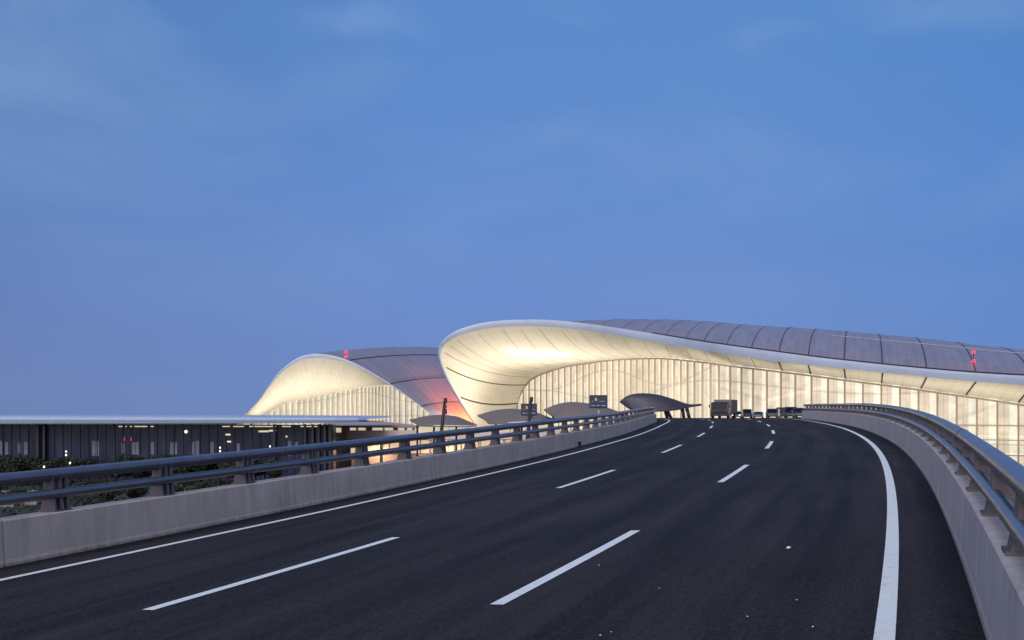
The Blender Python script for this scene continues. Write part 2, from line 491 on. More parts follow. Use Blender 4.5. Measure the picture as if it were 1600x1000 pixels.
# ------------------------------------------------------------------ the ramp: a banked, climbing curve to the left
KN = np.array([0, 20, 40, 60, 80, 100, 120, 140, 160, 320.])
KAP = np.array([-1.76381, -2.06503, -3.58353, -1.7009, -2.01256, -1.59789, -2.50255, -1.6, 0, 0]) / 1000
GR = np.array([2.20395, 2.34296, 2.17295, 1.4694, 1.18785, .44439, -.00918, -.6959, -.35, 0]) / 100
BK = np.array([3.98507, 4.18371, 3.95291, 3.80728, 2.02886, 1.81251, 1.99372, 1.3, 0, 0]) / 100
ST = np.arange(-40, 300.01, .5)
i0 = int(np.argmin(abs(ST)))
def integ(f):
    c = np.concatenate([[0], np.cumsum((f[1:] + f[:-1]) / 2 * .5)]); return c - c[i0]
PHI = .37753 + integ(np.interp(ST, KN, KAP))
RX = -3.7488 + integ(np.sin(PHI)); RY = 1.47764 + integ(np.cos(PHI))
RZ = ZC - 2.1614 + integ(np.interp(ST, KN, GR))
RB = np.interp(ST, KN, BK)
def road(s, o, h=0):
    p = np.interp(s, ST, PHI); b = np.interp(s, ST, RB)
    return Vector((np.interp(s, ST, RX) + o * math.cos(p), np.interp(s, ST, RY) - o * math.sin(p), np.interp(s, ST, RZ) + o * b + h))
def heading(s): return float(np.interp(s, ST, PHI))
LANE = 3.75
OL, OR = -2 * LANE - 1.02783, LANE + .75788      # feet of the two concrete barriers
S_END_L, S_END_R = 95.5, 100.0

ss = np.arange(-30, 290.01, 1.0)
def left_off(s): return np.interp(s, [0, 96, 104, 300], [OL - .5, OL - .5, OL - .6, OL - .6])
def right_off(s): return np.interp(s, [0, 98, 140, 180, 260, 300], [OR + .5, OR + .5, 14, 22, 38, 40])
offs = np.linspace(0, 1, 13)
m = MB(); rows = []; uvs = []
for s in ss:
    a, b = left_off(s), right_off(s)
    rows.append([road(s, a + (b - a) * t) for t in offs]); uvs.append([(a + (b - a) * t, s) for t in offs])
m.grid(rows, uvs)
tag(m.build('road', asphalt, smooth=True), kind='structure')

def strip(s0, s1, oc, w, h=.005, step=.75, skew=0):
    n = max(2, int((s1 - s0) / step) + 1)
    r = []
    for i in range(n):
        s = s0 + (s1 - s0) * i / (n - 1)
        # rows run a little skewed so that the ends of the dashes are slanted as painted
        r.append([road(s - skew, oc - w / 2, h), road(s + skew, oc + w / 2, h)])
    return r
for name, rr in (('left_edge_line', strip(-10, 130, -2 * LANE, .15)), ('right_edge_line', strip(-6, 118, LANE, .165))):
    mm = MB(); mm.grid(rr)
    tag(mm.build(name, paint), kind='structure')
for sstart, oc in ((9.22, -LANE), (9.97, 0.0)):
    mm = MB()
    for k in range(-2, 8):
        mm.grid(strip(sstart + 15 * k, sstart + 15 * k + 6, oc, .15))
    tag(mm.build('lane_dashes', paint), kind='structure')

# viaduct under the ramp
m = MB(); rows = []
for s in np.arange(-30, 289.01, 2.):
    a, b = left_off(s), right_off(s)
    rows.append([road(s, a, -.012), road(s, a, -.55), road(s, a + 2.2, -.75), road(s, a + 3.2, -2.0), road(s, (a + b) / 2, -2.0), road(s, min(b - 3.2, b), -2.0), road(s, b - 2.2, -.75), road(s, b, -.55), road(s, b, -.012)])
m.grid(rows)
for k in range(0, 9):
    s = 8 + k * 30
    c = road(s, (OL + OR) / 2)
    m.box((c.x, c.y, (c.z - 2) / 2), (4.5, 1.6, c.z - 2.), rz=-heading(s))
tag(m.build('viaduct_deck', concrete), kind='structure')

# ------------------------------------------------------------------ barriers with tube railings
def barrier(side, s0, s1, base_o, name_label, hw, post_s, post_step, tube_h, tube_o):
    sg = 1 if side == 'R' else -1
    o = empty('concrete_barrier', road((max(s0, 0)), base_o), 0, name_label, 'barrier')
    # profile: (offset outward, height)
    prof = [(0, .0), (.02, .10), (.055, hw - .02), (.075, hw), (.47, hw), (.49, hw - .02), (.49, -.55)]
    cum = [0, .1, hw - .02, hw, hw + .4, hw + .42, hw + 1.2]
    st = np.arange(s0, s1 + .01, .75)
    m = MB()
    rows = [[road(s, base_o + sg * a, h) for a, h in prof] for s in st]
    uvs = [[(s, c) for c in cum] for s in st]
    m.grid(rows, uvs)
    n = len(prof)
    tot = len(m.v)
    m.f.append(tuple(range(n))); m.f.append(tuple(range(tot - n, tot)))
    m.build('wall', concrete, o, world=True)
    # tubes
    for nm, (hh, rr, do) in (('top_rail', (tube_h - .10, .102, 0)), ('lower_rail', (tube_h - .40, .080, -.07))):
        t = MB(); t.tube([road(s, base_o + sg * (tube_o + do), hh) for s in np.arange(s0, s1 + .3, .5)], rr, 16)
        t.build(nm, rail_m, o, world=True)
    # posts: two tapered cast plates with a web between, standing on the wall
    k = 0
    s = post_s
    while s < s1 - .3:
        c = road(s, base_o + sg * tube_o, hw)
        M = Matrix.Translation(c) @ Matrix.Rotation(-heading(s), 4, 'Z')
        p = MB()
        H = tube_h - .08 - hw
        prof2 = [(-.15, -.01), (.15, -.01), (.10, H * .45), (.075, H), (-.075, H), (-.10, H * .45)]
        for dy in (-.15, .01, .15):
            p.prism(prof2, .05, M @ Matrix.Translation((0, dy, 0)))
        p.prism([(-.03, 0), (.03, 0), (.03, H), (-.03, H)], .2, M)
        p.box((0, 0, .008), (.36, .38, .03), M=M)
        p.build('post', post_m, o, world=True)
        # couplings on the tubes every third bay
        s += post_step
    for s in np.arange(post_s + post_step * 1.5, s1 - 4, 4 * post_step):
        t = MB(); t.tube([road(s - .07, base_o + sg * tube_o, tube_h - .10), road(s + .07, base_o + sg * tube_o, tube_h - .10)], .108, 16)
        t.build('rail_sleeve', rail_m, o, world=True)
    return o
bl = barrier('L', -8, S_END_L, OL, 'long concrete parapet with blue tube railing along the left side of the ramp', .69, 13.25 - 2.65 * 7, 2.65, 1.37, .29)
br = barrier('R', -8, S_END_R, OR, 'curving concrete parapet with tube railing along the right side of the ramp', .75, 11.2 - 2.55 * 7, 2.55, 1.335, .27)
# drain opening at the foot of the left barrier
c = road(47, OL)
m = MB(); m.box((0, 0, .12), (.06, .5, .2), M=Matrix.Translation(c) @ Matrix.Rotation(-heading(47), 4, 'Z'))
m.build('drain_box', rubber, bl, world=True)

# ------------------------------------------------------------------ ground
m = MB(); g = 3000
m.grid([[(-g + 2 * g * i / 40, -600 + (g + 600) * j / 40, 0) for i in range(41)] for j in range(41)])
tag(m.build('ground', ground_m), kind='structure')

# ------------------------------------------------------------------ main terminal
FU = [(1900, 205), (1760, 219), (1680, 227), (1592, 235), (1496, 245), (1408, 255), (1321, 264), (1243, 274), (1177, 285), (1124, 297), (1086, 310), (1055, 323), (1025, 336), (997, 349), (969, 362), (941, 375), (912, 388), (884, 400), (856, 412), (829, 424), (806, 434), (780, 446)]
fu = np.array(FU[::-1], float)
def fD(px): return float(np.interp(px, fu[:, 0], fu[:, 1]))
FT = np.array([(780, 720), (800, 690), (806, 660), (807.5, 640), (809.5, 628), (813, 617), (820, 604), (830, 592), (845, 583.5), (867, 576), (885, 571), (902, 568), (922, 565.5), (940, 562.5), (960, 560.5), (980, 559), (1010, 558), (1034, 557.6), (1055, 559.3), (1084, 562), (1108, 564.5), (1124, 567), (1156, 571), (1196, 575.6), (1242, 581), (1292, 587.5), (1350, 595), (1378, 598.5), (1409, 602.5), (1440, 606.5), (1468, 611), (1498, 615), (1527.5, 619), (1557, 623.3), (1590, 628.5), (1680, 643), (1760, 656), (1900, 680)])
def fT(px): return float(np.interp(px, FT[:, 0], FT[:, 1]))

# stations along the eave: outer edge px,py ; inner edge px,py ; D ; façade-top px ; sag ; ridge reach
STN = [
 (775, 722, 779, 722, 402, 800, 0.0, 60),
 (757, 690, 761, 691, 394, 803, .3, 60),
 (735, 655, 739, 656, 386, 806.6, .8, 60),
 (713, 620, 717.5, 621, 378, 809.0, 1.6, 60),
 (695, 588, 700, 588, 371, 815, 2.3, 60),
 (684.5, 559, 689.5, 560, 366, 829, 2.6, 60),
 (687, 540, 692, 543.5, 364, 836, 3.0, 60),
 (697, 527, 701.5, 533, 362, 843, 3.4, 60),
 (715, 516, 718, 524, 360, 852, 3.8, 60),
 (745, 506.5, 747, 516, 358, 864, 4.2, 60),
 (778, 501.5, 779, 511, 355, 880, 4.4, 60),
 (822, 499.5, 822, 509.5, 350, 906, 4.2, 60),
 (865, 500.5, 865, 511.2, 343, 952, 3.2, 60),
 (910, 505, 910, 515.5, 335, 982, 2.6, 65),
 (960, 512, 960, 523.5, 322, 1005, 1.8, 70),
 (1020, 521.5, 1020, 534, 308, 1038, 1.2, 75),
 (1060, 528, 1060, 541, 297, 1072, .8, 78),
 (1120, 537.5, 1120, 550.5, 277, 1131, .4, 80),
 (1200, 548.5, 1200, 563, 262, 1206, .2, 78),
 (1280, 559, 1280, 572, 251, 1283, 0, 76),
 (1360, 568, 1360, 580.5, 242, 1360, 0, 74),
 (1440, 576, 1440, 588.3, 233, 1432, 0, 74),
 (1520, 582.7, 1520, 595.7, 225, 1505, 0, 76),
 (1600, 587.5, 1600, 601.5, 217, 1580, 0, 78),
 (1700, 592, 1700, 607, 207, 1672, 0, 80),
 (1830, 597, 1830, 613, 195, 1790, 0, 80)]
RIDGE = np.array([(740, 655), (760, 600), (790, 540), (815, 510), (840, 504.5), (880, 503.5), (915, 502), (960, 499.3), (1000, 499), (1061, 500), (1110, 503), (1147, 506.2), (1190, 509.5), (1255, 513), (1293, 515.5), (1330, 518.5), (1371, 522), (1411, 525.8), (1454, 530), (1534, 540.3), (1600, 547.5), (1700, 560), (1850, 580)])
NS = 8
Eo = cr_spline([tuple(at(a, b, d)) for a, b, c, e, d, f_, s_, l in STN], NS)
Ei = cr_spline([tuple(at(c, e, d + .4)) for a, b, c, e, d, f_, s_, l in STN], NS)
Ft = cr_spline([tuple(at(f_, fT(f_), fD(f_) - .05)) for a, b, c, e, d, f_, s_, l in STN], NS)
sag = cr_spline([(s_, l) for a, b, c, e, d, f_, s_, l in STN], NS)
HD = math.radians(18.2)
dirv = np.array([math.sin(HD), math.cos(HD)])
Rg = []
for i in range(len(Eo)):
    L = sag[i][1]
    x, y = Eo[i][:2] + dirv * L
    px = 800 + FPX * x / y
    py_e = HY - (Eo[i][2] - ZC) / Eo[i][1] * FPX
    py = float(np.interp(px, RIDGE[:, 0], RIDGE[:, 1]))
    if i < 12 * NS:                       # left of the crown the roof falls away behind the lip
        w = i / (12 * NS)
        py = max(py, py_e + 4) if i < 11 * NS else max(py, py_e + 1.5)
    # a profile this steep shows its crest a little before the ridge: lift a touch less
    z = ZC + (HY - py) / FPX * y
    Rg.append((x, y, z))
Rg = np.array(Rg)
for _ in range(4):                        # set the crest seen from the ramp on the ridge line
    for i in range(12 * NS, len(Eo)):
        best = -9
        for v in np.linspace(.3, 1.2, 19):
            a = v * math.pi / 2
            k = 1 - math.cos(a) if v <= 1 else 1 + (v - 1) * 1.4
            k2 = .55 * k + .45 * v
            x, y = Eo[i][:2] + (Rg[i] - Eo[i])[:2] * k2
            z = Eo[i][2] + (Rg[i] - Eo[i])[2] * math.sin(a)
            e_ = (z - ZC) / y
            if e_ > best: best = e_; bx = 800 + FPX * x / y; by = y
        want = (HY - float(np.interp(bx, RIDGE[:, 0], RIDGE[:, 1]))) / FPX
        Rg[i][2] += (want - best) * by
rise = Rg[12 * NS][2] - Eo[12 * NS][2]
for i in range(12 * NS):                  # left of the crown the roof runs level behind the lip
    Rg[i][2] = Eo[i][2] + rise * (i / (12 * NS)) ** 4 - 1.5 * (1 - (i / (12 * NS)) ** 4)
term = empty('terminal_building', (30, 330, 0), 0, 'large terminal hall with sweeping grey roof and glowing cream scoop over lit glass', 'terminal')
# roof
alen = np.concatenate([[0], np.cumsum(np.linalg.norm(np.diff(Eo, axis=0), axis=1))])
VS = list(np.linspace(0, 1, 29)) + [1.12, 1.25, 1.4, 1.55]
def roof_pt(i, v):
    a = v * math.pi / 2
    h = Rg[i] - Eo[i]
    k = 1 - math.cos(a) if v <= 1 else 1 + (v - 1) * 1.4
    q = math.sin(a)
    # flatter than a full quarter ellipse
    k2 = .55 * k + .45 * min(v, 9)
    return Vector((Eo[i][0] + h[0] * k2, Eo[i][1] + h[1] * k2, Eo[i][2] + h[2] * q + .05))
m = MB()
rows = [[roof_pt(i, v) for v in VS] for i in range(len(Eo))]
uvs = [[(alen[i], v * 75) for v in VS] for i in range(len(Eo))]
m.grid(rows, uvs)
roof = m.build('roof', roof_m, term, smooth=True, world=True)
# fascia
m = MB()
rows = [[Vector(Eo[i]) + Vector((0, .02, 0.06)), Vector(Eo[i]) * .62 + Vector(Ei[i]) * .38 + Vector((0, -.5, 0)), Vector(Ei[i])] for i in range(len(Eo))]
m.grid(rows)
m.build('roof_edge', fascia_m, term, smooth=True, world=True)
# dark drip gap between fascia and roof
m = MB(); m.tube([Vector(p) + Vector((0, .3, .32)) for p in Eo[15 * NS:]], .15, 6)
m.build('gutter', seam_m, term, world=True)
# soffit
VF = np.linspace(0, 1, 17)
def sof_pt(i, v):
    p = Vector(Ei[i]).lerp(Vector(Ft[i]), v)
    p.z -= sag[i][0] * 4 * v * (1 - v) * (1.25 - .5 * v)
    return p
m = MB()
m.grid([[sof_pt(i, v) for v in VF] for i in range(len(Ei))], [[(alen[i], v) for v in VF] for i in range(len(Ei))])
m.build('soffit', soffit_m, term, smooth=True, world=True)
# seams over the roof and gaps across the soffit, in the same planes
def along_edge(px):
    pp = 800 + FPX * Eo[:, 0] / Eo[:, 1]
    j = 12 * NS
    return j + float(np.interp(px, pp[j:], np.arange(len(pp) - j)))
def lerp_i(fn, x, v):
    i = int(x); t = x - i
    if i >= len(Eo) - 1: return fn(len(Eo) - 1, v)
    return fn(i, v).lerp(fn(i + 1, v), t)
for px in (905, 940, 973, 1005, 1040, 1072, 1100, 1135, 1174, 1217, 1263, 1319, 1379, 1448, 1525, 1612, 1715):
    x = along_edge(px)
    r_ = .09 if px < 1090 else .13 if px < 1200 else .18
    m = MB(); m.tube([lerp_i(roof_pt, x, v) + Vector((0, 0, .04 - r_ * .55)) for v in np.linspace(.01, 1.2, 40)], r_, 6)
    m.build('roof_seam', seam_m, roof, world=True)
    m = MB(); m.tube([lerp_i(sof_pt, x, v) + Vector((0, -.02, -.04)) for v in np.linspace(.02, .98 if px > 1150 else .8, 14)], .10 + .10 * (px > 1180), 5)
    m.build('soffit_joint', gap_m if px > 1180 else faint_gap, term, world=True)
for x, r_, v1 in ((3.05 * NS, .26, 1), (4.55 * NS, .21, .99), (5.7 * NS, .16, .95), (6.7 * NS, .11, .9), (7.6 * NS, .09, .9), (8.9 * NS, .10, .8), (10.1 * NS, .12, .8), (10.75 * NS, .12, .8), (11.45 * NS, .12, .85), (12.2 * NS, .12, .8)):
    m = MB(); m.tube([lerp_i(sof_pt, x, v) + Vector((0, -.03, 0)) for v in np.linspace(.03, v1, 18)], r_, 5)
    m.build('soffit_joint', gap_m if r_ > .2 else faint_gap, term, world=True)
# pale walkway line along the roof
m = MB(); m.tube([lerp_i(roof_pt, x, .42) + Vector((0, 0, .12)) for x in np.linspace(along_edge(1290), len(Eo) - 1, 50)], .09, 5)
m.build('roof_walkway', gutter_m, roof, world=True)

# façade: modules of 4.6 m
fpx = np.linspace(780, 1880, 1500)
fp = np.array([((p - 800) / FPX * fD(p), fD(p)) for p in fpx])
flen = np.concatenate([[0], np.cumsum(np.linalg.norm(np.diff(fp, axis=0), axis=1))])
ref = float(np.interp(1592, fpx, flen))
MODW = 4.6
n_lo = -int(ref // MODW); n_hi = int((flen[-1] - ref) // MODW)
def fac(t):
    l = ref + t * MODW
    px = float(np.interp(l, flen, fpx))
    D = fD(px)
    return Vector(((px - 800) / FPX * D, D, 0)), ZC + (HY - fT(px)) / FPX * D, px
m = MB(); rows = []; uvs = []
for t in np.arange(n_lo, n_hi + .01, .25):
    p, zt, px = fac(t)
    zt = max(zt, .1)
    hs = np.linspace(0, zt, 6)
    rows.append([(p.x, p.y, h) for h in hs]); uvs.append([(t + 100, h) for h in hs])
m.grid(rows, uvs)
m.build('glass_front', hall_glass, term, world=True)
for k in range(n_lo + 1, n_hi):
    p, zt, px = fac(k)
    if zt < 3: continue
    q, _, _ = fac(k + .2); q0, _, _ = fac(k - .2)
    d = (q - q0); ang = math.atan2(d.y, d.x)
    nrm = Vector((d.y, -d.x, 0)).normalized()
    if nrm.y > 0: nrm = -nrm
    w = .22
    c = p + nrm * .32
    mm = MB(); mm.box((0, 0, (zt - .4) / 2), (w, .6, zt - .4), M=Matrix.Translation((c.x, c.y, 0)) @ Matrix.Rotation(ang, 4, 'Z'))
    mm.build('mullion', mullion_m, term, world=True)
# shallow eyebrow over each bay
m = MB()
rows = []
for t in np.arange(n_lo + 1, n_hi - .5, .25):
    p, zt, px = fac(t); q, _, _ = fac(t + .2); d = q - p
    nrm = Vector((d.y, -d.x, 0)).normalized()
    if nrm.y > 0: nrm = -nrm
    if zt < 3: continue
    rows.append([(p.x + nrm.x * .1, p.y + nrm.y * .1, zt - .7), (p.x + nrm.x * .5, p.y + nrm.y * .5, zt - .7), (p.x + nrm.x * .5, p.y + nrm.y * .5, zt - .25)])
m.grid(rows); m.build('head_rail', mullion_m, term, world=True)
# floor edges across the right part of the front
for z, h in ((10.6, .28), (7.3, .22), (3.9, .28)):
    m = MB(); rows = []
    for t in np.arange(-28, n_hi - .5, .5):
        p, zt, px = fac(t); q, _, _ = fac(t + .2); d = q - p
        nrm = Vector((d.y, -d.x, 0)).normalized()
        if nrm.y > 0: nrm = -nrm
        a = p + nrm * .02; b = p + nrm * .4
        rows.append([(a.x, a.y, z - h / 2), (b.x, b.y, z - h / 2), (b.x, b.y, z + h / 2), (a.x, a.y, z + h / 2)])
    m.grid(rows); m.build('floor_band', mullion_m, term, world=True)

def roof_lamp(parent, base, rl=.36):
    m = MB(); m.tube([base, base + Vector((0, 0, 3.0))], .09, 6)
    pole = m.build('lamp_mast', dark_metal, parent, world=True)
    for dz in (1.0, 3.0):
        b = bmesh.new(); bmesh.ops.create_icosphere(b, subdivisions=2, radius=rl)
        me = bpy.data.meshes.new('warning_light'); b.to_mesh(me); b.free(); me.materials.append(red_lamp)
        o = bpy.data.objects.new('warning_light', me); col.objects.link(o)
        o.location = base + Vector((0, -.1, dz))
        o.parent = parent; o.matrix_parent_inverse = Matrix.LocRotScale(parent.location, parent.rotation_euler, None).inverted()
x = along_edge(1524)
roof_lamp(term, lerp_i(roof_pt, x, .14) + Vector((0, -.4, -.6)))

# ------------------------------------------------------------------ the wing behind
wing = empty('terminal_wing', (-70, 470, 0), 0, 'smaller arched terminal wing with purple roof glowing orange at its foot', 'terminal')
WE = [(352, 690, 0, 450), (366, 668, 0, 451), (380, 650, .3, 452), (402.5, 627.5, 1.0, 453), (422.5, 599, 2.2, 454), (437.5, 580, 3.4, 455), (457.5, 564, 4.6, 456), (472.5, 556.5, 5.4, 456), (492.5, 553, 6.2, 456), (515, 555, 6.0, 455), (535, 560, 4.8, 454), (555, 568, 4.0, 453), (577.5, 580, 3.2, 452), (610, 600, 2.2, 450), (635, 617.5, 1.6, 448), (655, 632.5, 1.4, 446), (672.5, 646, 1.2, 444), (695, 664, 1.0, 442), (720, 685, 1, 440)]
WF = [(392, 690), (400, 668), (410, 652), (425, 642), (445, 631), (462, 626.5), (480, 622.5), (497, 618.5), (515, 615), (530, 611.5), (542, 609), (556, 606.5), (572, 604), (612, 602.5), (636, 619.5), (656, 634.5), (673.5, 648), (696, 666), (721, 687)]
WFD = [482, 482, 482, 482, 482, 482, 481, 480, 479, 477, 475, 472, 468, 453, 450, 448, 446, 444, 442]
We = cr_spline([tuple(at(a, b, d)) for a, b, o_, d in WE], 6)
Wi = cr_spline([tuple(at(a + (o_ * .35 if a < 500 else 0), b + o_, d + .3)) for a, b, o_, d in WE], 6)
Wf = cr_spline([tuple(at(a, b, d)) for (a, b), d in zip(WF, WFD)], 6)
wl_ = np.concatenate([[0], np.cumsum(np.linalg.norm(np.diff(We, axis=0), axis=1))])
# roof: from the eave over to the valley beside the hall
VQ = [(430, 690, 560), (455, 640, 562), (480, 610, 564), (505, 592, 566), (520, 580, 568), (535, 570, 570), (548, 562, 572), (560, 556, 572), (760, 552, 560), (765, 556, 548), (770, 562, 536), (775, 570, 522), (780, 582, 508), (782, 600, 490), (784, 620, 472), (786, 640, 458), (788, 660, 446), (792, 685, 440), (800, 705, 436)]
Wq = cr_spline([tuple(at(a, b, d)) for a, b, d in VQ], 6)
i_top = 8 * 6
m = MB(); rows = []; uvs = []
VR = np.linspace(0, 1, 17)
def wroof(i, v):
    p = Vector(We[i]).lerp(Vector(Wq[i]), v)
    t = (i - i_top) / (len(We) - 1 - i_top)
    if i >= i_top: p.z += (3.2 * (1 - t) + 3.2 * t) * math.sin(math.pi * v) ** .8 * (1 - .35 * t)
    return p + Vector((0, .05, .05))
for i in range(len(We)):
    rows.append([wroof(i, v) for v in VR]); uvs.append([(v * 110, wl_[i] * .45) for v in VR])
m.grid(rows, uvs)
wr = m.build('roof', roof_m, wing, smooth=True, world=True)
m = MB(); m.grid([[Vector(We[i]) + Vector((0, 0, .05)), Vector(We[i]).lerp(Vector(Wi[i]), .4) + Vector((0, -.5, 0)), Vector(Wi[i])] for i in range(len(We))])
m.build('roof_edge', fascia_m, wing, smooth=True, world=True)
def wsof(i, v):
    p = Vector(Wi[i]).lerp(Vector(Wf[i]), v)
    t = min(1, max(0, i / i_top if i < i_top else 1 - (i - i_top) / 30))
    p.z -= 2.6 * t * 4 * v * (1 - v)
    return p
m = MB(); m.grid([[wsof(i, v) for v in np.linspace(0, 1, 11)] for i in range(len(Wi))], [[(wl_[i], v) for v in np.linspace(0, 1, 11)] for i in range(len(Wi))])
m.build('soffit', soffit_m, wing, smooth=True, world=True)
# longitudinal seams on the wing roof
for fr in (.26, .50, .73):
    i = int(i_top + fr * (len(We) - 1 - i_top))
    m = MB(); m.tube([wroof(i, v) + Vector((0, -.1, .08)) for v in np.linspace(.0, 1, 30)], .2, 5)
    m.build('roof_seam', seam_m, wr, world=True)
# façade of the wing
wpx = np.linspace(400, 735, 400)
wf_px = 800 + FPX * Wf[:, 0] / Wf[:, 1]
wf_z = Wf[:, 2]; wf_d = Wf[:, 1]
wfp = np.array([((p - 800) / FPX * np.interp(p, wf_px, wf_d), np.interp(p, wf_px, wf_d), np.interp(p, wf_px, wf_z)) for p in wpx])
wfl = np.concatenate([[0], np.cumsum(np.linalg.norm(np.diff(wfp[:, :2], axis=0), axis=1))])
m = MB(); rows = []; uvs = []
for l in np.arange(0, wfl[-1], .8):
    x, y, z = (float(np.interp(l, wfl, wfp[:, k])) for k in range(3))
    hs = np.linspace(0, max(z, .1), 5)
    rows.append([(x, y, h) for h in hs]); uvs.append([(l / 2.75 + 60, h) for h in hs])
m.grid(rows, uvs); m.build('glass_front', wing_glass, wing, world=True)
for k in range(1, int(wfl[-1] / 2.75)):
    l = k * 2.75
    x, y, z = (float(np.interp(l, wfl, wfp[:, q])) for q in range(3))
    if z < 10: continue
    mm = MB(); mm.box((x, y - .35, (z - .5) / 2), (.40, .55, z - .5)); mm.build('mullion', mullion_m, wing, world=True)
i = i_top + int(.14 * (len(We) - 1 - i_top))
roof_lamp(wing, at(541, 561, 453.0), .6)

# ------------------------------------------------------------------ floodlights of the lit building (below the deck edge, aimed at the soffits), and an added orange lamp
def flood(loc, target, power, size=3, colr=(1, .90, .74), name='floodlight', spread=140):
    l = bpy.data.lights.new(name, 'AREA'); l.shape = 'DISK'; l.size = size; l.energy = power; l.color = colr; l.spread = R(spread)
    o = bpy.data.objects.new(name, l); col.objects.link(o); o.location = loc
    o.rotation_euler = (Vector(loc) - Vector(target)).to_track_quat('Z', 'Y').to_euler()
    return o
for (px, py, D, tx, ty, td, p) in (
    (800, 672, 378, 735, 570, 375, 6000), (840, 672, 372, 760, 545, 380, 6500), (880, 672, 366, 800, 535, 375, 12000), (930, 672, 352, 860, 535, 365, 12000),
    (985, 672, 334, 930, 540, 350, 9000), (1040, 672, 312, 990, 545, 330, 6500), (1100, 672, 288, 1070, 552, 305, 4500), (1170, 672, 268, 1150, 560, 284, 3200),
    (1250, 690, 255, 1250, 573, 268, 2600), (1340, 695, 245, 1340, 585, 255, 2600), (1430, 705, 236, 1430, 597, 246, 2600), (1520, 715, 227, 1515, 607, 236, 2600), (1600, 725, 219, 1590, 615, 228, 2600)):
    flood(at(px, 651 if 1000 < px < 1290 else py, D), at(tx, ty, td), p * .36)
for px, py, D, tx, ty, td in ((905, 640, 366, 808, 533, 371), (935, 640, 356, 860, 541, 366)):
    flood(at(px, py, D), at(tx, ty, td), 330, .6, spread=24)
for px, tx in ((430, 440), (480, 470), (540, 520), (600, 580)):
    flood(at(px, 690, 458), at(tx, 590, 470), 2700)
flood(at(747, 672, 418), at(734, 622, 446), 27000, 3, (1, .18, .0), spread=58)  # added orange lamp, source unseen, for the glow at the wing roof's foot

# ------------------------------------------------------------------ low glass building on the left
gb = empty('glass_building', (-80, 215, 0), 0, 'long low dark glass building with a pale flat roof edge, left of the arched wing', 'building')
def gx(px, D=212): return (px - 800) / FPX * D
x0, x1 = gx(-260), gx(520)
zr0 = ZC + (HY - 661.5) / FPX * 212
m = MB()
# roof: rounded slab edge, tapering to its tip on the right
prof = [(-260, 649.8, 661.8, 206), (0, 650.0, 661.8, 206), (300, 651.0, 661.5, 206), (430, 651.6, 661.0, 206.5), (520, 652.0, 660.4, 207), (560, 652.6, 659.5, 208), (574, 655.0, 658.0, 210)]
rows = []
for px, a, b, D in prof:
    p = at(px, a, D); q = at(px, b, D)
    rows.append([Vector((p.x, D + 45, p.z + .3)), p + Vector((0, 1.2, .06)), p + Vector((0, .1, -.12)), p.lerp(q, .5) + Vector((0, -.15, 0)), q + Vector((0, .1, 0)), q + Vector((0, 1.0, -.05)), Vector((q.x, D + 44, q.z - .05))])
m.grid(rows); m.build('roof', edge_blue, gb, smooth=False, world=True)
m = MB(); m.box(((x0 + x1) / 2, 214, zr0 / 2 - .15), (x1 - x0, 4, zr0 - .3)); m.build('glass_wall', hall_dark, gb, world=True)
k = 0
pxs = np.arange(-250, 521, 13.4)
for px in pxs:
    mm = MB(); w = .26 if k % 8 == 0 else .09
    mm.box((gx(px), 211.9, zr0 / 2), (w, .25, zr0 - .05)); mm.build('mullion', frame_m, gb, world=True); k += 1
for z in (zr0 - .9, zr0 - 3.2):
    mm = MB(); mm.box(((x0 + x1) / 2, 211.93, z), (x1 - x0, .12, .12 if z < zr0 - 2 else .5)); mm.build('transom', frame_m, gb, world=True)
for px in (2, 10, 30, 40, 146, 152, 192, 208, 214, 238, 268, 274, 301, 308, 331, 372, 452, 463):
    mm = MB(); hgt = 2.0 + .5 * (px % 3)
    mm.box((gx(px + .5), 211.96, zr0 - 5.0), (.65, .04, hgt)); mm.build('window_blind', blind_m, gb, world=True)
for a, b in ((186, 192), (197, 199), (204, 207), (211, 231), (236, 241), (348, 360), (365, 382), (390, 396), (398, 432), (441, 455), (470, 500)):
    mm = MB(); mm.box((gx((a + b) / 2), 211.7, zr0 - .62), (gx(b) - gx(a), .05, .2)); mm.build('light_strip', soft_win, gb, world=True)
for a, b, y in ((404, 420, 674), (352, 360, 679), (355, 361, 690), (420, 431, 673), (446, 449, 682)):
    p = at(a, y, 211.8); q = at(b, y, 211.8)
    mm = MB(); mm.box((p + q) / 2, ((q - p).x, .05, .35)); mm.build('light_strip', soft_win, gb, world=True)
for px in (194.5, 205):
    mm = MB(); mm.box(at(px, 686, 211.7), (.22, .08, .8)); mm.build('red_sign_light', mat('red_glow', (.4, .02, .05), .5, emit=(.8, .03, .10), estr=.55), gb, world=True)
b = MB(); c = at(290.5, 674.5, 211.6); b.tube([c, c + Vector((0, .12, 0))], .32, 12); b.build('round_lamp', lamp_glow, gb, world=True)
for px in (62, 72, 430, 478, 490, 499, 509, 517):
    mm = MB(); mm.box((gx(px), 211.2, zr0 / 2), (.42, .5, zr0 - .3)); mm.build('column', dark_metal, gb, world=True)

